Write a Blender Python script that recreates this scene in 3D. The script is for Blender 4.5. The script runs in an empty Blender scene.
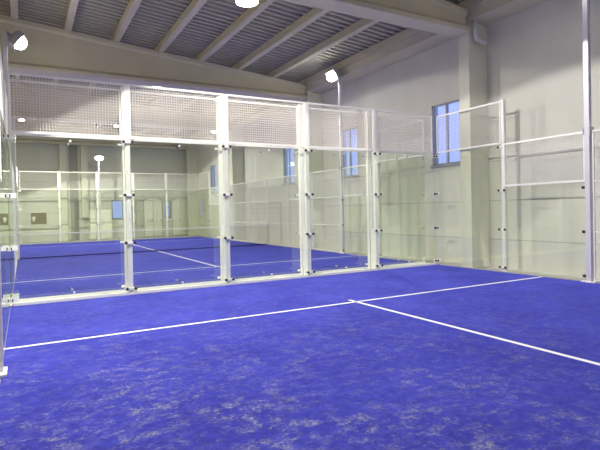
import bpy, bmesh, math, random
from mathutils import Matrix, Vector
random.seed(7)
scene = bpy.context.scene
col = scene.collection

# ------------------------------------------------------------------ materials
def new_mat(name):
    m = bpy.data.materials.new(name); m.use_nodes = True
    nt = m.node_tree; nt.nodes.clear()
    out = nt.nodes.new('ShaderNodeOutputMaterial')
    return m, nt, out

def simple(name, c, rough=.5, metal=0, var=.06, scale=3, emit=None):
    m, nt, out = new_mat(name)
    b = nt.nodes.new('ShaderNodeBsdfPrincipled')
    tc = nt.nodes.new('ShaderNodeTexCoord'); n = nt.nodes.new('ShaderNodeTexNoise')
    n.inputs['Scale'].default_value = scale; n.inputs['Detail'].default_value = 5
    mx = nt.nodes.new('ShaderNodeMixRGB')
    mx.inputs[1].default_value = (*[v*(1-var) for v in c], 1)
    mx.inputs[2].default_value = (*[min(1, v*(1+var)) for v in c], 1)
    nt.links.new(tc.outputs['Object'], n.inputs['Vector'])
    nt.links.new(n.outputs['Fac'], mx.inputs[0])
    nt.links.new(mx.outputs[0], b.inputs['Base Color'])
    b.inputs['Roughness'].default_value = rough; b.inputs['Metallic'].default_value = metal
    nt.links.new(b.outputs[0], out.inputs[0])
    return m

def emissive(name, c, s):
    m, nt, out = new_mat(name)
    e = nt.nodes.new('ShaderNodeEmission'); e.inputs[0].default_value = (*c, 1); e.inputs[1].default_value = s
    nt.links.new(e.outputs[0], out.inputs[0]); return m

def glass_mat(name, tint, refl=1.0, ior=1.5, rough=0.0):
    m, nt, out = new_mat(name)
    t = nt.nodes.new('ShaderNodeBsdfTransparent'); t.inputs[0].default_value = (*tint, 1)
    g = nt.nodes.new('ShaderNodeBsdfGlossy'); g.inputs['Roughness'].default_value = rough
    g.inputs[0].default_value = (.95, 1, .93, 1)
    f = nt.nodes.new('ShaderNodeLayerWeight'); f.inputs[0].default_value = .5
    pw = nt.nodes.new('ShaderNodeMath'); pw.operation = 'POWER'; pw.inputs[1].default_value = 5
    nt.links.new(f.outputs['Facing'], pw.inputs[0])
    mu = nt.nodes.new('ShaderNodeMapRange'); mu.inputs[3].default_value = .04*refl; mu.inputs[4].default_value = min(1, refl)
    nt.links.new(pw.outputs[0], mu.inputs[0])
    mx = nt.nodes.new('ShaderNodeMixShader')
    nt.links.new(mu.outputs[0], mx.inputs[0])
    nt.links.new(t.outputs[0], mx.inputs[1]); nt.links.new(g.outputs[0], mx.inputs[2])
    nt.links.new(mx.outputs[0], out.inputs[0]); return m

def turf_mat():
    m, nt, out = new_mat('blue_turf')
    L = nt.links.new
    b = nt.nodes.new('ShaderNodeBsdfPrincipled'); b.inputs['Roughness'].default_value = .9
    b.inputs['Specular IOR Level'].default_value = .15
    tc = nt.nodes.new('ShaderNodeTexCoord')
    def noise(scale, detail, rough, stretch=(1, 1, 1), off=(0, 0, 0), dist=0.0):
        mp = nt.nodes.new('ShaderNodeMapping'); mp.inputs['Scale'].default_value = stretch; mp.inputs['Location'].default_value = off
        n = nt.nodes.new('ShaderNodeTexNoise'); n.inputs['Scale'].default_value = scale
        n.inputs['Detail'].default_value = detail; n.inputs['Roughness'].default_value = rough
        n.inputs['Distortion'].default_value = dist
        L(tc.outputs['Object'], mp.inputs[0]); L(mp.outputs[0], n.inputs['Vector']); return n.outputs['Fac']
    def ramp(s, p0, p1, v0=0, v1=1):
        r = nt.nodes.new('ShaderNodeMapRange'); r.inputs[1].default_value = p0; r.inputs[2].default_value = p1
        r.inputs[3].default_value = v0; r.inputs[4].default_value = v1
        L(s, r.inputs[0]); return r.outputs[0]
    def mul(a, c):
        n = nt.nodes.new('ShaderNodeMath'); n.operation = 'MULTIPLY'; L(a, n.inputs[0])
        if isinstance(c, (int, float)): n.inputs[1].default_value = c
        else: L(c, n.inputs[1])
        return n.outputs[0]
    def mix(f, a, c):
        n = nt.nodes.new('ShaderNodeMixRGB'); L(f, n.inputs[0])
        for i, v in ((1, a), (2, c)):
            if isinstance(v, tuple): n.inputs[i].default_value = (*v, 1)
            else: L(v, n.inputs[i])
        return n.outputs[0]
    fib = noise(110, 4, .8)
    mott = noise(9, 6, .75, (1, 1.2, 1), (2, 5, 0))
    tone = noise(1.0, 5, .65)
    c = mix(ramp(tone, .32, .68), TURF_DARK, TURF_LIGHT)
    c = mix(ramp(fib, .35, .7, 0, .6), c, TURF_DEEP)
    # worn sandy patches, more of them toward the middle of the court where players stand
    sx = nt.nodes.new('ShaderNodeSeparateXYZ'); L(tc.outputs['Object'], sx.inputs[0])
    near_left = mul(ramp(sx.outputs[1], -2.6, -6.0, .25, 1), ramp(sx.outputs[0], 7, 1.5, .22, 1))
    c = mix(mul(ramp(mott, .40, .66, 0, .7), near_left), c, TURF_DEEP)
    c = mix(mul(near_left, .3), c, TURF_DEEP)  # even darkening toward the near left, apart from the sand
    patch = mul(ramp(noise(1.3, 4, .7, (1, 1, 1), (3.1, 1.7, 0), .3), .42, .56), ramp(noise(5.5, 6, .75, (1, 1.25, 1), (7.1, 2.7, 0), .2), .49, .62))
    grain = ramp(noise(30, 6, .9), .44, .58)
    sand = mul(mul(mul(patch, grain), near_left), .8)
    c = mix(sand, c, (.36, .36, .33))
    sand2 = mul(mul(ramp(noise(6, 7, .75, (1, 1.2, 1), (1, 2, 0)), .48, .68), grain), .45)
    c = mix(sand2, c, (.24, .24, .38))
    L(c, b.inputs['Base Color'])
    bp = nt.nodes.new('ShaderNodeBump'); bp.inputs['Strength'].default_value = .35; bp.inputs['Distance'].default_value = .01
    L(fib, bp.inputs['Height']); L(bp.outputs[0], b.inputs['Normal'])
    L(b.outputs[0], out.inputs[0]); return m

def wall_mat(name, c, seams):
    """painted precast concrete with thin darker joints at the given heights"""
    m, nt, out = new_mat(name); L = nt.links.new
    b = nt.nodes.new('ShaderNodeBsdfPrincipled'); b.inputs['Roughness'].default_value = .75
    tc = nt.nodes.new('ShaderNodeTexCoord'); n = nt.nodes.new('ShaderNodeTexNoise')
    mp = nt.nodes.new('ShaderNodeMapping'); mp.inputs['Scale'].default_value = (1, 1, .25)
    n.inputs['Scale'].default_value = 1.6; n.inputs['Detail'].default_value = 6
    L(tc.outputs['Object'], mp.inputs[0]); L(mp.outputs[0], n.inputs['Vector'])
    mx = nt.nodes.new('ShaderNodeMixRGB'); mx.inputs[1].default_value = (*[v*.9 for v in c], 1); mx.inputs[2].default_value = (*[min(1, v*1.06) for v in c], 1)
    L(n.outputs['Fac'], mx.inputs[0])
    sx = nt.nodes.new('ShaderNodeSeparateXYZ'); L(tc.outputs['Object'], sx.inputs[0])
    cur = mx.outputs[0]
    for ax, v in seams:
        cm = nt.nodes.new('ShaderNodeMath'); cm.operation = 'COMPARE'; cm.inputs[1].default_value = v; cm.inputs[2].default_value = .012
        L(sx.outputs[ax], cm.inputs[0])
        k = nt.nodes.new('ShaderNodeMath'); k.operation = 'MULTIPLY'; k.inputs[1].default_value = .4; L(cm.outputs[0], k.inputs[0])
        mm = nt.nodes.new('ShaderNodeMixRGB'); mm.inputs[2].default_value = (*[v2*.3 for v2 in c], 1)
        L(k.outputs[0], mm.inputs[0]); L(cur, mm.inputs[1]); cur = mm.outputs[0]
    L(cur, b.inputs['Base Color']); L(b.outputs[0], out.inputs[0]); return m

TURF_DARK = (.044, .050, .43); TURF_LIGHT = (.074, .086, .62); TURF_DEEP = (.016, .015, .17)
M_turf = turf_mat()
M_line = simple('line_white', (.80, .80, .84), .8, var=.1, scale=30)
M_steel = simple('white_steel', (.90, .89, .83), .35, var=.03)
M_galv = simple('grey_steel', (.45, .45, .46), .4, .3)
M_mast = simple('mast_steel', (.70, .69, .74), .35)
M_wire = simple('white_wire', (.80, .76, .68), .5)
M_wire_s = simple('galvanised_wire', (.80, .79, .73), .5)
M_bolt = simple('dark_bolt', (.03, .03, .03), .4)
M_wall = wall_mat('painted_concrete', (.72, .715, .63), [(2, .7), (2, 1.69), (2, 2.70)])
M_wallb = wall_mat('painted_concrete_far', (.69, .70, .62), [(2, .7), (2, 1.69), (2, 2.62), (2, 3.6)])
M_col = simple('column_concrete', (.75, .75, .62), .75, scale=2)
M_beam = simple('beam_concrete', (.66, .61, .44), .8, var=.1, scale=1.5)
M_purlin = simple('purlin_concrete', (.66, .60, .42), .8, var=.1)
M_roof = simple('roof_sheet', (.45, .43, .33), .6)
M_conc = simple('pale_concrete', (.55, .53, .50), .8)
M_base = simple('base_concrete', (.82, .81, .76), .6)
M_glass = glass_mat('court_glass', (.970, .985, .957), 1.3)
M_wglass = glass_mat('window_glass', (.85, .9, 1.0), .6)
M_winframe = simple('window_frame_metal', (.34, .36, .42), .5)
M_lens = emissive('lamp_lens', (1, .98, .96), 28)
M_bay = emissive('warm_lamp_lens', (1, .90, .80), 14)
M_pvc = simple('white_pipe', (.72, .72, .70), .4)
M_brown = simple('brown_board', (.20, .16, .08), .6)
M_emblem = simple('emblem_white', (.8, .8, .78), .6)
M_door = simple('pale_door', (.88, .88, .77), .6)
M_dframe = simple('door_frame_grey', (.50, .50, .45), .6)
M_net = simple('net_cord', (.05, .05, .07), .8)
M_hem = simple('net_hem', (.035, .035, .22), .8)
M_dark = simple('recess_shade', (.36, .36, .31), .8)

# ------------------------------------------------------------------ mesh helpers
class MB:
    def __init__(s): s.bm = bmesh.new()
    def box(s, a, b, bevel=0):
        x0, y0, z0 = a; x1, y1, z1 = b
        tmp = bmesh.new()
        bmesh.ops.create_cube(tmp, size=1, matrix=Matrix.Translation(((x0+x1)/2, (y0+y1)/2, (z0+z1)/2)) @ Matrix.Diagonal((abs(x1-x0), abs(y1-y0), abs(z1-z0), 1)))
        if bevel: bmesh.ops.bevel(tmp, geom=tmp.edges[:], offset=bevel, segments=2, affect='EDGES', profile=.6)
        me = bpy.data.meshes.new('t'); tmp.to_mesh(me); tmp.free(); s.bm.from_mesh(me); bpy.data.meshes.remove(me)
        return s
    def cyl(s, p, q, r, seg=12, r2=None):
        p = Vector(p); q = Vector(q); d = q-p
        mat = Matrix.Translation((p+q)/2) @ d.to_track_quat('Z', 'Y').to_matrix().to_4x4()
        bmesh.ops.create_cone(s.bm, cap_ends=True, segments=seg, radius1=r, radius2=r if r2 is None else r2, depth=d.length, matrix=mat)
        return s
    def bar(s, p, q, w):           # thin square wire, open ends
        p = Vector(p); q = Vector(q); d = (q-p).normalized()
        u = d.orthogonal().normalized(); v = d.cross(u)
        c = [(u+v)*w/2, (u-v)*w/2, (-u-v)*w/2, (-u+v)*w/2]
        a = [s.bm.verts.new(p+k) for k in c]; b = [s.bm.verts.new(q+k) for k in c]
        for i in range(4): s.bm.faces.new((a[i], a[(i+1) % 4], b[(i+1) % 4], b[i]))
        return s
    def prism(s, poly, axis, t0, t1):  # poly of 2-D points extruded along axis ('x','y','z')
        def P(a, b, t): return {'x': (t, a, b), 'y': (a, t, b), 'z': (a, b, t)}[axis]
        A = [s.bm.verts.new(P(a, b, t0)) for a, b in poly]; B = [s.bm.verts.new(P(a, b, t1)) for a, b in poly]
        n = len(poly)
        s.bm.faces.new(A[::-1]); s.bm.faces.new(B)
        for i in range(n): s.bm.faces.new((A[i], A[(i+1) % n], B[(i+1) % n], B[i]))
        return s
    def tube(s, pts, r, seg=10):
        for a, b in zip(pts, pts[1:]): s.cyl(a, b, r, seg)
        for p in pts[1:-1]: bmesh.ops.create_uvsphere(s.bm, u_segments=seg, v_segments=8, radius=r, matrix=Matrix.Translation(p))
        return s
    def build(s, name, mat, parent=None, label=None, smooth=False):
        bmesh.ops.recalc_face_normals(s.bm, faces=s.bm.faces[:])
        me = bpy.data.meshes.new(name); s.bm.to_mesh(me); s.bm.free()
        me.materials.append(mat)
        if smooth:
            for p in me.polygons: p.use_smooth = True
        o = bpy.data.objects.new(name, me); col.objects.link(o)
        if parent is not None: o.parent = parent
        if label: o['label'] = label
        return o

def tag(o, label, cat=None, group=None, kind=None):
    o['label'] = label
    if cat: o['category'] = cat
    if group: o['group'] = group
    if kind: o['kind'] = kind
    return o
def empty(name, loc=(0, 0, 0), rz=0):
    o = bpy.data.objects.new(name, None); col.objects.link(o); o.empty_display_size = .1
    o.location = loc; o.rotation_euler = (0, 0, rz); return o
def struct(o, label, cat, group=None): return tag(o, label, cat, group, 'structure')
def copy_tree(o, parent=None):
    c = o.copy(); col.objects.link(c)
    if parent is not None: c.parent = parent
    for ch in list(o.children): copy_tree(ch, c)
    return c
used = set()
def inst(proto, loc, rz):
    """first use moves the prototype itself, later uses copy it with its parts"""
    if proto.name in used: o = copy_tree(proto)
    else: used.add(proto.name); o = proto
    o.location = loc; o.rotation_euler = (0, 0, rz); return o
ORD = ['first', 'second', 'third', 'fourth', 'fifth', 'sixth', 'seventh', 'eighth', 'ninth', 'tenth', 'eleventh', 'twelfth']
PI = math.pi

# ------------------------------------------------------------------ layout
XR, XL = 10.8, -13.0          # right and left hall walls
YN, YF = -22.6, 23.6          # hall wall behind the camera, far hall wall
RIDGE = -1.2
def zroof(x):                  # underside of the purlins
    return 7.38 - .091*x if x >= RIDGE else 7.38 - .091*RIDGE - .083*(RIDGE-x)
PORTALS = [-16.96, -8.96, -.96, 7.0, 15.0, 23.0]

# ------------------------------------------------------------------ ground
struct(MB().box((XL-.3, YN-.3, -.3), (XR+.3, YF+.3, -.02)).build('floor', M_conc), 'grey concrete hall floor under the courts', 'floor')
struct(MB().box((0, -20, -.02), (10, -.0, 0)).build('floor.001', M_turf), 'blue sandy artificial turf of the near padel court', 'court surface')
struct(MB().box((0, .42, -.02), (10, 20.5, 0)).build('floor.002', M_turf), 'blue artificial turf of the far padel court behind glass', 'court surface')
struct(MB().box((-.05, -.0, -.02), (10.05, .42, .012)).build('floor.003', M_base), 'pale concrete strip between the two courts under the back glass', 'curb')
def line(x0, y0, x1, y1, label):
    struct(MB().box((x0, y0, -.005), (x1, y1, .004)).build('trim_%d' % (line.n), M_line), label, 'court line'); line.n += 1
line.n = 1
line(0, -3.08, 10, -3.02, 'white service line across the near blue court')
line(5.03, -16.9, 5.09, -2.85, 'white centre line of the near court running toward the camera')
line(0, 3.44, 10, 3.49, 'white service line across the far court behind the glass')
line(4.97, 3.49, 5.02, 17.4, 'white centre line running up the far court to the net')
line(0, 17.4, 10, 17.45, 'white service line at the far end of the far court')

# ------------------------------------------------------------------ hall shell
def wall_with_openings(axis, pos0, pos1, a0, a1, top, openings):
    """solid wall between thickness pos0..pos1, running a0..a1, with rectangular openings (s0,s1,z0,z1)"""
    m = MB(); ops = sorted(openings); cur = a0
    def b(s0, s1, z0, z1):
        if s1-s0 < 1e-4 or z1-z0 < 1e-4: return
        if axis == 'y': m.box((pos0, s0, z0), (pos1, s1, z1))
        else: m.box((s0, pos0, z0), (s1, pos1, z1))
    for s0, s1, z0, z1 in ops:
        b(cur, s0, -.02, top); b(s0, s1, -.02, z0); b(s0, s1, z1, top); cur = s1
    b(cur, a1, -.02, top); return m
WZ0, WZ1 = 2.76, 4.52
rw = [(yc-.53, yc+.53, WZ0, WZ1) for yc in (-13.8, -9.05, -4.3-.05 if False else -18.5, .37, 5.08, 9.78, 19.8)]
struct(wall_with_openings('y', XR, XR+.25, YN, YF, 6.75, rw).build('wall_right', M_wall), 'pale painted concrete hall wall along the right of the courts', 'wall')
fw = [(5.22, 6.52, 1.26, 2.44), (8.62, 8.98, 1.27, 2.36)]
struct(wall_with_openings('x', YF, YF+.25, XL, XR, 8.0, fw).build('wall_back', M_wallb), 'pale far end wall of the hall beyond the far court', 'wall')
struct(MB().box((XL-.25, YN, -.02), (XL, YF, 7.0)).build('wall_left', M_wall), 'pale hall wall beyond the left side of the courts', 'wall')
struct(MB().box((XL, YN-.25, -.02), (XR, YN, 8.0)).build('wall_front', M_wallb), 'pale end wall of the hall behind the near court', 'wall')

def window(n, axis, pos, s0, s1, z0, z1, label, mull=True):
    t = empty('window_%d' % n, (pos, (s0+s1)/2, z0) if axis == 'y' else ((s0+s1)/2, pos, z0), 0 if axis == 'y' else -PI/2)
    # local: x = depth into the wall (outwards), y = along the wall
    h = (s1-s0)/2; H = z1-z0; f = .05
    m = MB().box((.02, -h, 0), (.10, -h+f, H)).box((.02, h-f, 0), (.10, h, H)).box((.02, -h, 0), (.10, h, f)).box((.02, -h, H-f), (.10, h, H))
    m.build('window_frame', M_winframe, t)
    if mull: MB().box((.03, -.03, f), (.09, .03, H-f)).build('mullion', M_winframe, t)
    if mull:
        MB().box((.055, -h+f, f), (.065, -.03, H-f)).build('pane', M_wglass, t); MB().box((.055, .03, f), (.065, h-f, H-f)).build('pane', M_wglass, t)
    else: MB().box((.055, -h+f, f), (.065, h-f, H-f)).build('pane', M_wglass, t)
    MB().box((-.06, -h-.05, -.05), (.02, h+.05, 0)).build('window_sill', M_winframe, t)
    return struct(t, label, 'window')
wl = {.37: 'tall blue daylit window high on right wall beside the near column', 5.08: 'tall blue window on right wall behind the far lamp mast',
      9.78: 'narrow blue window on right wall seen through the third back pane', 19.8: 'farthest small blue window on the right hall wall'}
k = 1
for yc, lb in wl.items(): window(k, 'y', XR, yc-.53, yc+.53, WZ0, WZ1, lb); k += 1
for yc in (-18.5, -13.8, -9.05): window(k, 'y', XR, yc-.53, yc+.53, WZ0, WZ1, 'blue window on right wall beside the camera end of the hall at %s' % {-18.5: 'the corner', -13.8: 'mid length', -9.05: 'the net'}[yc]); k += 1
window(k, 'x', YF, 5.22, 6.52, 1.26, 2.44, 'wide low blue window in the far end wall beside the cabinet', True); k += 1
window(k, 'x', YF, 8.62, 8.98, 1.27, 2.36, 'slim low blue window between two pale doors in far wall', False); k += 1

# roof: ribbed sheets, purlins, portal beams, columns, gutter
rib = []
y = YN-.2
while y < YF+.2:
    rib += [(y, 0), (y+.10, 0), (y+.12, .085), (y+.23, .085)]
    y += .25
m = MB()
for xa, xb in ((XL-.3, RIDGE), (RIDGE, XR+.3)):
    A = [m.bm.verts.new((xa, yy, zroof(xa)+.24+dz)) for yy, dz in rib]; B = [m.bm.verts.new((xb, yy, zroof(xb)+.24+dz)) for yy, dz in rib]
    for i in range(len(rib)-1): m.bm.faces.new((A[i], A[i+1], B[i+1], B[i]))
struct(m.build('ceiling', M_roof), 'grey ribbed metal roof sheets above the concrete purlins', 'ceiling')

px_list = [10.08-1.42*i for i in range(8)]
for i, x in enumerate(px_list):
    z = zroof(x)
    MBp = MB().prism([(x-.095, z), (x+.095, z), (x+.08, z+.235), (x-.08, z+.235)], 'y', YN+.02, YF-.02)
    struct(MBp.build('roof_beam' if i == 0 else 'roof_beam.%03d' % i, M_purlin), 'slim concrete roof purlin, %s counted from the right wall' % ORD[i], 'purlin', 'roof purlins')
for j in range(7):
    x = RIDGE-.4-1.55*j; z = zroof(x)
    struct(MB().prism([(x-.095, z), (x+.095, z), (x+.08, z+.235), (x-.08, z+.235)], 'y', YN+.02, YF-.02).build('roof_beam', M_purlin), 'slim concrete roof purlin left of the ridge, %s from the ridge' % ORD[j], 'purlin', 'roof purlins')

def portal(yc, label):
    x0, x1, zb = XL+.5, 10.06, 5.90
    # I-shaped precast gable beam: cross-section stations along x
    m = MB(); st = []
    for x in (x0, RIDGE, x1):
        zt = zroof(x)-.005
        prof = [(-.245, zb), (.245, zb), (.245, zb+.10), (.09, zb+.22), (.09, zt-.16), (.17, zt-.10), (.17, zt), (-.17, zt), (-.17, zt-.10), (-.09, zt-.16), (-.09, zb+.22), (-.245, zb+.10)]
        st.append([m.bm.verts.new((x, yc+a, b)) for a, b in prof])
    n = len(st[0])
    m.bm.faces.new(st[0][::-1]); m.bm.faces.new(st[-1])
    for A, B in zip(st, st[1:]):
        for i in range(n): m.bm.faces.new((A[i], A[(i+1) % n], B[(i+1) % n], B[i]))
    struct(m.build('beam_concrete', M_beam), label, 'beam')
plabels = ['concrete gable roof beam at the far side of the camera', 'concrete gable roof beam over the near court net', 'concrete roof beam at top right ending on the near wall column',
           'long tapering concrete roof beam crossing above the back glass wall', 'concrete roof beam deep in the hall over the far net', 'concrete gable beam against the far end wall']
for yc, lb in zip(PORTALS, plabels): portal(yc, lb)
clabels = ['concrete wall column at the camera end of the right wall', 'concrete wall column beside the near court net', 'pale concrete column on right wall under the near roof beam',
           'pale wall column behind the third back post', 'pale wall column far down the right wall behind second back post', 'pale column in the far right corner of the hall']
for yc, lb in zip(PORTALS, clabels):
    yc += .05; m = MB().box((10.12, yc-.17, -.02), (XR, yc+.17, 6.2), .015)
    struct(m.build('column_right', M_col), lb, 'column')
for i, yc in enumerate(PORTALS):
    struct(MB().box((XL, yc-.19, -.02), (XL+.6, yc+.19, 5.90), .015).build('column_left', M_col), 'pale concrete column on the left hall wall under %s roof beam' % ORD[i], 'column')
gut = [(10.09, 6.2), (XR, 6.2), (XR, 6.44), (10.09, 6.46)]
struct(MB().prism(gut, 'y', YN, YF).build('roof_beam_gutter', M_beam), 'concrete gutter beam along the top of the right wall', 'beam')
t = MB().tube([(10.22, -1.20, 6.2), (10.22, -1.20, 5.82), (10.26, -1.21, 5.74), (10.36, -1.23, 5.70), (10.56, -1.24, 5.69)], .055, 12).build('drain_pipe', M_pvc, smooth=True)
tag(t, 'short white downpipe elbow below the gutter by the near column', 'pipe')

# far wall furniture: pilasters, doors, board
def far_box(name, x0, x1, z0, z1, d, mat, label, cat):
    struct(MB().box((x0, YF-d, z0), (x1, YF, z1), .01).build(name, mat), label, cat)
far_box('column_back', 2.22, 2.6, -.02, 5.98, .3, M_col, 'pale column on far wall, left of the dark painted strip', 'column')
far_box('trim_recess', 2.78, 3.26, -.02, 5.9, .03, M_dark, 'dark strip painted as recess shade between two columns on far wall', 'recess')  # flat strip; the shade of a recess is put into its dark colour
m = MB().box((3.42, YF-.3, 1.55), (3.8, YF, 5.98), .01).prism([(3.36, 1.38), (3.86, 1.38), (3.8, 1.6), (3.42, 1.6)], 'y', YF-.36, YF)
struct(m.build('column_back', M_col), 'pale far column stopping short on a corbel above the wall foot', 'column')
def door(n, x0, x1, z1, label, arch=0, posts=1):
    t = empty('door_%d' % n, ((x0+x1)/2, YF, 0)); h = (x1-x0)/2
    def top(a): return z1 - arch*(a/h)**2
    N = 8; xs = [-h+2*h*i/N for i in range(N+1)]
    m = MB().prism([(-h, 0)] + [(h, 0)] + [(a, top(a)) for a in xs[::-1]], 'y', -.03, -.0); m.build('door_frame', M_dframe, t)
    for s in range(posts):
        a0 = -h+.06 + (2*h-.12)*s/posts+.015; a1 = -h+.06 + (2*h-.12)*(s+1)/posts-.015
        xs2 = [a0+(a1-a0)*i/5 for i in range(6)]
        lf = MB().prism([(a0, .03), (a1, .03)] + [(a, top(a)-.07) for a in xs2[::-1]], 'y', -.055, -.03).build('door_leaf', M_door, t)
        MB().box((a1-.10, -.085, 1.0), (a1-.06, -.055, 1.14), .005).build('handle', M_galv, lf)
    return struct(t, label, 'door')
door(1, 7.2, 8.5, 2.66, 'pale double door with slightly arched head, left of slim blue window', .25, 2)
door(2, 9.08, 10.35, 2.66, 'pale arched door in far wall, right of slim blue window', .3, 2)
t = empty('storage_cabinet', (4.55, YF-.2, 0))
MB().box((-.70, -.18, 0), (.62, .16, 1.85), .01).build('cabinet_body', M_door, t)
for s in (-1, 1):
    d = MB().box((-.68 if s < 0 else -.03, -.20, .05), (-.05 if s < 0 else .60, -.18, 1.82), .004).build('door', M_door, t)
    MB().box((-.12 if s < 0 else .02, -.215, .85), (-.09 if s < 0 else .05, -.20, 1.0)).build('handle', M_galv, d)
tag(t, 'low pale cabinet standing against the far wall under a window line', 'cabinet')
t = empty('notice_board', (1.02, YF-.005, 1.05))
MB().box((-.42, -.03, 0), (.42, 0, .68), .005).build('board_panel', M_brown, t)
m = MB(); m.cyl((-.27, -.034, .37), (-.27, -.03, .37), .10, 20); m.prism([(-.35, .3), (-.19, .3), (-.27, .12)], 'y', -.034, -.03)
m.build('emblem', M_emblem, t, 'white round emblem')
tag(t, 'brown notice board with white emblem on the far end wall', 'sign')
# door in the right wall of the far bay
t = empty('door_3', (XR, 11.9, 0), -PI/2)
MB().box((-1.3, -.03, 0), (-1.22, 0, 1.95)).box((1.22, -.03, 0), (1.3, 0, 1.95)).box((-1.3, -.03, 1.87), (1.3, 0, 1.95)).build('door_frame', M_dframe, t)
for s in (-1, 1): 
    lf = MB().box((-1.21 if s < 0 else .01, -.02, .02), (-.01 if s < 0 else 1.21, 0, 1.86)).build('door_leaf', M_wall, t)
    MB().box((-.10 if s < 0 else .06, -.05, .9), (-.06 if s < 0 else .10, -.02, 1.05)).build('handle', M_galv, lf)
struct(t, 'low pale double door in right wall beside the far court', 'door')

# ------------------------------------------------------------------ court enclosure prototypes
CL_Z = (.12, 1.0, 1.91, 2.92)
def clamp(parent, z, faces=(-.078, .078), y=0.0):
    """white plate bridging two panes with a dark bolt on each side (court side is -y)"""
    c = MB().box((-.10, y-.022, z-.022), (.10, y-.008, z+.022), .003).build('clamp', M_steel, parent)
    MB().box((-.115, y+.012, z-.02), (.115, y+.03, z+.02), .003).build('clamp_back', M_steel, c)
    for fx in faces:
        MB().cyl((fx, y-.045, z), (fx, y-.018, z), .028, 10).build('bolt', M_bolt, c)
def make_post(gusset, tall=4.04):
    t = empty('court_post')
    m = MB().box((-.048, .03, .012), (.048, .126, tall), .008); m.build('tube', M_steel, t)
    MB().box((-.11, .02, 0.012), (.11, .17, .03), .003).build('base_plate', M_steel, t)
    for z in CL_Z: clamp(t, z)
    if gusset:
        m = MB().prism([(.126, .03), (.245, .035), (.245, 1.0), (.126, 1.06)], 'x', -.045, .045); m.build('gusset_plate', M_steel, t)
    return t
def make_glass(w, h, mid=True):
    o = MB().box((-w/2+.006, 0, .055), (w/2-.006, .012, h)).build('glass_panel', M_glass)
    if mid:
        for z in (.15, h-.09):
            c = MB().box((-.02, -.004, z-.02), (.02, .0, z+.02)).box((-.02, .012, z-.02), (.02, .016, z+.02)).build('clip', M_galv, o)
            MB().cyl((0, -.018, z), (0, -.004, z), .018, 10).build('bolt', M_steel, c)
    return o
def edge_bolts(o, w):
    for z in (.12, 1.0, 1.88):
        c = MB().box((w/2-.09, -.012, z-.03), (w/2-.01, .0, z+.03), .003).build('clip', M_galv, o)
        MB().cyl((w/2-.05, -.04, z), (w/2-.05, -.012, z), .03, 10).build('bolt', M_bolt, c)
    return o
def make_mesh(w, z0, z1, pitch=.05, wire=.008, mids=(), mat=None):
    t = empty('mesh_panel')
    f = .04
    m = MB().box((-w/2, 0, z1-f), (w/2, f, z1)).box((-w/2, 0, z0), (w/2, f, z0+f)).box((-w/2, .002, z0+f), (-w/2+.03, f-.002, z1-f)).box((w/2-.03, .002, z0+f), (w/2, f-.002, z1-f))
    for z in mids: m.box((-w/2+.03, .004, z-.015), (w/2-.03, f-.004, z+.015))
    m.build('frame', M_steel if z0 > 1 else M_wire_s, t)
    m = MB(); n = int(round((w-.06)/pitch))
    for i in range(1, n):
        x = -w/2+.03+(w-.06)*i/n; m.bar((x, .012, z0+f-.01), (x, .012, z1-f+.01), wire)
    n = int(round((z1-z0-2*f)/pitch))
    for i in range(1, n):
        z = z0+f+(z1-z0-2*f)*i/n; m.bar((-w/2+.02, .018, z), (w/2-.02, .018, z), wire)
    m.build('wire_mesh', mat or M_wire, t)
    return t
def make_mast():
    t = empty('floodlight_mast')
    MB().box((-.05, -.05, .02), (.05, .05, 6.2), .008).build('pole', M_mast, t)
    MB().box((-.08, -.14, 0), (.08, .14, .025), .004).build('base_plate', M_steel, t)
    b = MB().box((-.07, -.075, 2.92), (.07, -.05, 3.06), .004).box((-.07, .05, 2.92), (.07, .075, 3.06), .004).box((-.078, -.075, 2.92), (-.05, .075, 3.06), .004)
    b.build('bracket', M_galv, t)
    # floodlight head faces local +x, tilted down
    h = empty('floodlight', (.28, 0, 6.2)); h.parent = t; h.rotation_euler = (0, math.radians(38), 0)
    m = MB().prism([(-.24, -.19), (.24, -.19), (.27, .19), (-.27, .19)], 'x', -.10, .05); m.build('housing', M_galv, h)
    m = MB()
    for i in range(7): m.box((-.15, -.18+.06*i-.008, -.15), (-.10, -.18+.06*i+.008, .15))
    m.build('cooling_fins', M_galv, h)
    m = MB(); bmesh.ops.create_uvsphere(m.bm, u_segments=24, v_segments=12, radius=1, matrix=Matrix.Translation((.05, 0, 0)) @ Matrix.Diagonal((.17, .23, .17, 1)))
    bmesh.ops.bisect_plane(m.bm, geom=m.bm.verts[:]+m.bm.edges[:]+m.bm.faces[:], plane_co=(.051, 0, 0), plane_no=(-1, 0, 0), clear_outer=True)
    m.build('lens', M_lens, h, smooth=True)
    MB().box((-.36, -.03, -.03), (-.1, .03, .03), .004).build('yoke', M_galv, h)
    return t

P_post = make_post(True); P_post2 = make_post(False)
P_glass = make_glass(2, 2.98); P_glass_s = make_glass(2.0, 2.98, False); P_glass_lL = make_glass(1.94, 1.98, False); P_glass_l = edge_bolts(make_glass(1.94, 1.98, False), 1.94)
P_mesh = make_mesh(1.90, 3.0, 4.045, wire=.0075); P_mesh_f = make_mesh(1.90, 3.0, 4.0, wire=.005); P_mesh_e = make_mesh(1.90, 3.0, 4.0, wire=.003, mat=M_wire_s); P_mesh_s = make_mesh(2.0, 3.0, 4.0, wire=.004, mat=M_wire_s); P_mesh_l = make_mesh(1.88, 2.0, 3.0, wire=.004, mat=M_wire_s)
P_fence = make_mesh(1.92, .03, 3.0, mids=(2.0, 1.0), wire=.006, mat=M_wire_s)
P_mast = make_mast()

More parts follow.
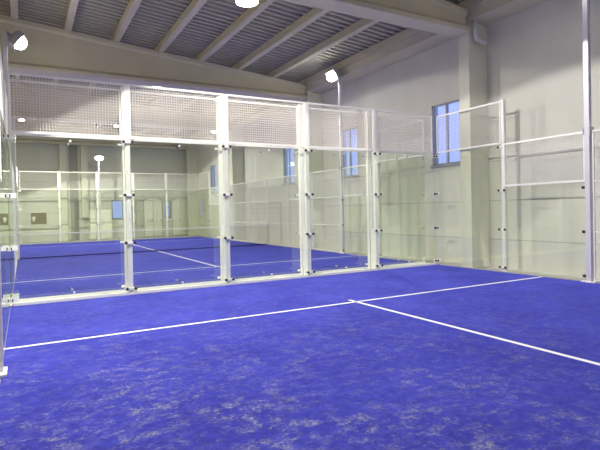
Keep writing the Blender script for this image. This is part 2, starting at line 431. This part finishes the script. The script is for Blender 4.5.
# --- back wall of the near court (faces -y) and of the far court (faces +y), plus far end wall
def back_wall(y, face, where, mesh, gusset_post, g_lab, p_lab, m_lab, group):
    rz = 0 if face < 0 else PI
    for i in range(5):
        o = inst(P_glass, (1+2*i, y, 0), rz); tag(o, g_lab % ORD[i], 'glass panel', group[0])
    for i in range(1, 5):
        o = inst(gusset_post, (2*i, y, 0), rz); tag(o, p_lab % ORD[i-1], 'post', group[1])
    for i in range(5):
        o = inst(mesh, (1+2*i, y + (.04 if face < 0 else -.04), 0), rz); tag(o, m_lab % ORD[i], 'mesh panel', group[2])
back_wall(0, -1, '', P_mesh, P_post, 'clear glass pane of the near back wall, %s from the left', 'white post of the near back wall, %s from left corner',
          'white wire mesh panel topping the near back wall, %s from left', ('near back wall glass', 'near back wall posts', 'near back wall mesh'))
back_wall(.42, 1, '', P_mesh_f, P_post2, 'clear glass pane of the far court close behind near glass, %s from left', 'white post of far court close behind near wall, %s from left',
          'white wire mesh of far court just behind the near mesh, %s from left', ('far court front glass', 'far court front posts', 'far court front mesh'))
back_wall(20.5, -1, '', P_mesh_e, P_post2, 'glass pane at the distant end of far court, %s from left', 'thin distant white post at far court end, %s from left',
          'wire mesh panel topping the distant far court end, %s from left', ('far end glass', 'far end posts', 'far end mesh'))
def base_rail(x0, y0, x1, y1, label):
    tag(MB().box((x0, y0, 0.0), (x1, y1, .055), .006).build('base_rail', M_base), label, 'rail')
def side_rail(x0, y0, x1, y1, label):
    tag(MB().box((x0, y0, -.01), (x1, y1, .022), .004).build('base_rail', M_galv), label, 'rail')
base_rail(0.02, -.005, 9.98, .025, 'white base rail under the near back glass wall')
base_rail(0.02, .395, 9.98, .425, 'white base rail under the glass just behind the near wall')
side_rail(0.02, 20.49, 9.98, 20.52, 'low base rail along the distant end of the far court')

# --- side walls.  side = +1 right (x=10), -1 left (x=0).  s0: corner y, sd: direction away from the corner along y
def side_post(kind):
    t = empty('side_post')
    tall = 4.03
    MB().box((-.045, .03, .012), (.045, .12, tall), .008).build('tube', M_steel, t)
    MB().box((-.10, .02, .012), (.10, .16, .03), .003).build('base_plate', M_steel, t)
    for z in (CL_Z if kind else ()):
        c = MB().box((-.10, -.018, z-.02), (.10, -.004, z+.02), .003).build('clamp', M_steel, t)
        for fx in ((-.075, .075) if z < 2.5 else (-.075,)): MB().cyl((fx, -.04, z), (fx, -.016, z), .027, 10).build('bolt', M_bolt, c)
    return t
P_side = side_post(1); P_sideL = side_post(0)
def corner_bracket(both):
    t = empty('corner_bracket')
    for z in CL_Z:
        c = MB().box((-.125, -.02, z-.038), (-.004, -.004, z+.038), .003).box((-.02, -.125, z-.038), (-.004, -.004, z+.038), .003).build('clamp', M_steel, t)
        MB().cyl((-.075, -.042, z), (-.075, -.018, z), .026, 10).build('bolt', M_bolt, c)
        if both: MB().cyl((-.042, -.075, z), (-.018, -.075, z), .026, 10).build('bolt', M_bolt, c)
    return t
P_corner = corner_bracket(True); P_cornerL = corner_bracket(False)
def mirror_x(o):
    o.scale = (-1, 1, 1)

def side_wall(x, corner, sd, names):
    """x: wall plane; corner: y of the glass corner; sd: +-1 direction the wall runs from the corner"""
    right = x > 5
    rz = -PI/2 if right else PI/2        # local -y (court side) points into the court
    out = 1 if right else -1
    y1, y2 = corner+sd*2.08, corner+sd*4.02
    n = names
    o = inst(P_glass_s, (x, corner+sd*1.04, 0), rz); tag(o, 'tall side glass pane, %s' % n[0], 'glass panel', 'side wall glass'); o.scale = (2.06/2, 1, 1)
    o = inst(P_glass_l if right else P_glass_lL, (x, (y1+y2)/2, 0), rz); tag(o, 'lower side glass pane under mesh, %s' % n[0], 'glass panel', 'side wall glass')
    if right == (sd > 0): o.scale = (-1, 1, 1)
    o = inst(P_mesh_s, (x+out*.01, corner+sd*1.045, 0), rz); tag(o, 'high wire mesh over tall side glass, %s' % n[0], 'mesh panel', 'side wall mesh')
    o = inst(P_mesh_l, (x+out*.01, (y1+y2)/2, 0), rz); tag(o, 'wire mesh over lower side glass, %s' % n[0], 'mesh panel', 'side wall mesh')
    o = inst(P_side if right else P_sideL, (x, y1, 0), rz); tag(o, 'white side post between two glass panes, %s' % n[0], 'post', 'side posts')
    if (right and sd < 0) or (not right and sd > 0): pass
    else: o.scale = (-1, 1, 1)
    o = inst(P_mast, (x+(out*.02 if right else out*.075 if corner > .1 else .03-.06), y2+sd*.035, 0), PI if right else 0); tag(o, 'tall floodlight mast on the %s' % n[0], 'floodlight mast', 'floodlight masts')
    side_rail(min(x, x+out*.03), min(corner, y2), max(x, x+out*.03), max(corner, y2), 'low pale rail under the side glass at the %s' % n[0])
    # corner bracket: local court side is -x,-y
    rot = {(True, -1): 0, (True, 1): PI/2*1, (False, -1): -PI/2, (False, 1): PI}[(right, sd)]
    o = inst(P_corner if right else P_cornerL, (x, corner, 0), {(True, -1): 0, (False, -1): PI/2, (False, 1): PI, (True, 1): -PI/2}[(right, sd)])
    tag(o, 'column of bolted glass clamps in the %s' % n[1], 'bracket', 'corner brackets')
side_wall(10, 0, -1, ('right side of near court', 'right back corner of near court'))
side_wall(0, 0, -1, ('left side of near court', 'left back corner of near court'))
side_wall(10, .42, 1, ('right side of far court, nearer end', 'nearer right corner of far court'))
side_wall(0, .42, 1, ('left side of far court, nearer end', 'nearer left corner of far court'))
side_wall(10, 20.5, -1, ('right side of far court, distant end', 'distant right corner of far court'))
side_wall(0, 20.5, -1, ('left side of far court, distant end', 'distant left corner of far court'))
for k2, (x, rz, ys, s) in enumerate(((10, -PI/2, (-5.10, -7.06), 'right of near court'), (10, -PI/2, (5.5, 7.48, 9.46, 11.44, 13.42, 15.4), 'right of far court'), (0, PI/2, (5.5, 7.48, 9.46, 11.44, 13.42, 15.4), 'left of far court'))):
    for i, yy in enumerate(ys):
        o = inst(P_fence, (x, yy, 0), rz)
        tag(o, 'full height mesh fence %s, %s from the nearer mast' % (s, ORD[i]), 'fence', 'side mesh fences')

# --- net of the far court
t = empty('court_net', (5, 10.42, 0))
m = MB(); n = 166
for i in range(1, n): m.bar((-4.98+9.96*i/n, 0, .04), (-4.98+9.96*i/n, 0, .87), .003)
for i in range(14): m.bar((-4.98, .003, .04+.06*i), (4.98, .003, .04+.06*i), .003)
m.build('net_mesh', M_net, t)
MB().box((-4.98, -.006, -.0), (4.98, .006, .05), .002).build('bottom_tape', M_hem, t, 'dark bottom hem')
MB().box((-4.98, -.012, .865), (4.98, .012, .905), .004).build('top_tape', M_line, t, 'white top tape')
for s in (-1, 1): MB().box((s*4.96-.03, -.03, 0), (s*4.96+.03, .03, .93), .006).build('net_post', M_mast, t)
tag(t, 'padel net with white top tape stretched across the far court', 'net')

for o in list(scene.objects):
    if o.parent and o.parent.name.startswith('floodlight_mast') and o.name.startswith('floodlight') and o.parent.location.x < 1 and abs(o.parent.location.y-4.44) < .2: o.location.z = 5.98
# --- lone mast added behind the distant glass, stands in for a light spot
o = copy_tree(P_mast); o.location = (4.28, 21.9, 0); o.rotation_euler = (0, 0, -PI/2); o.scale = (1, 1, .80)
tag(o, 'thin floodlight mast added behind the distant glass end wall for a light spot', 'floodlight mast', 'floodlight masts')

# --- high bay lamps under the beams
t = empty('high_bay_lamp')
MB().cyl((0, 0, 0), (0, 0, .20), .26, 24, .12).build('reflector', M_galv, t, smooth=True)
MB().cyl((0, 0, -.03), (0, 0, 0), .235, 24).build('lens', M_bay, t)
MB().cyl((0, 0, .2), (0, 0, .42), .07, 16).build('ballast', M_galv, t)
MB().cyl((0, 0, .42), (0, 0, .89), .012, 8).build('stem', M_galv, t)
for i, (x, y, lb) in enumerate(((4.50, -.12, 'warm round high bay lamp at top centre of the roof'), (4.44, 7.62, 'distant round lamp just below the long roof beam'), (4.46, 16.2, 'small distant high bay lamp seen through mesh over the far court'))):
    o = inst(t, (x, y, 6.02), 0); tag(o, lb, 'ceiling lamp', 'high bay lamps'); o.scale = ((1, 1, 1), (.6, .6, 1), (.7, .7, 1))[i]

# ------------------------------------------------------------------ lights
def spot(name, loc, target, watts, size, blend=.06, color=(1, .975, .92), r=.012):
    l = bpy.data.lights.new(name, 'SPOT'); l.energy = watts; l.spot_size = math.radians(size); l.spot_blend = blend
    l.color = color; l.shadow_soft_size = r
    o = bpy.data.objects.new(name, l); col.objects.link(o); o.location = loc
    o.rotation_euler = (Vector(target)-Vector(loc)).to_track_quat('-Z', 'Y').to_euler(); return o
def mast_light(x, y, cut, half, watts, yaw=0):
    sx = 1 if x < 5 else -1
    dep = math.radians(cut+half)
    p = (x+sx*.45, y, 6.08)
    spot('floodlight_beam', p, (p[0]+sx*math.cos(dep)*math.cos(math.radians(yaw)), y+math.cos(dep)*math.sin(math.radians(yaw)), p[2]-math.sin(dep)), watts, 2*half)
W = 480
for y, cut, wt in ((-4.02, 7.6, 1650), (4.44, 2.0, 800), (16.48, 5, 1600), (-15.6, 7, 700)):
    mast_light(0, y, cut, {-4.02: 58, 4.44: 60}.get(y, 68), wt, -8 if y == 4.44 else 0); mast_light(10, y, 8, 50, min(wt, 640))
for x, y in ((4.5, -.12), (4.44, 7.62), (4.46, 16.2), (4.5, -9), (-6, -4), (-6, 12)):
    l = bpy.data.lights.new('bay_light', 'AREA'); l.shape = 'DISK'; l.size = .45; l.energy = 420 if y > 10 else 150; l.color = (1, .90, .74)
    o = bpy.data.objects.new('bay_light', l); col.objects.link(o); o.location = (x, y, 5.96)
w = bpy.data.worlds.new('daylight'); scene.world = w; w.use_nodes = True
w.node_tree.nodes['Background'].inputs[0].default_value = (.50, .56, .96, 1)
w.node_tree.nodes['Background'].inputs[1].default_value = 1.15

# ------------------------------------------------------------------ camera
cd = bpy.data.cameras.new('camera'); cam = bpy.data.objects.new('camera', cd); col.objects.link(cam)
Rm = [[0.8755707835058861, -0.4826093748619094, -0.021540528458827767], [0.024614477358005253, 3.6707072231877136e-05, 0.9996970171791966], [0.4824623618224336, 0.8758357094501159, -0.011911317170293813]]
q = (0.23309403476107757, -9.669309418379244, 1.5508645430815275)
mw = Matrix.Identity(4)
for i in range(3):
    mw[i][0] = Rm[0][i]; mw[i][1] = Rm[1][i]; mw[i][2] = -Rm[2][i]; mw[i][3] = q[i]
cam.matrix_world = mw
cd.sensor_fit = 'HORIZONTAL'; cd.sensor_width = 36; cd.lens = 487.586*36/600
cd.shift_x = 7.4232/600; cd.shift_y = -8.8313/600
cd.clip_start = .02; cd.clip_end = 200
scene.camera = cam
scene.view_settings.view_transform = 'Standard'
scene.view_settings.look = 'None'
scene.view_settings.exposure = 0.2
scene.cycles.max_bounces = 10; scene.cycles.transparent_max_bounces = 40; scene.cycles.diffuse_bounces = 4; scene.cycles.glossy_bounces = 4
scene.cycles.sample_clamp_indirect = 6
scene.cycles.use_denoising = True
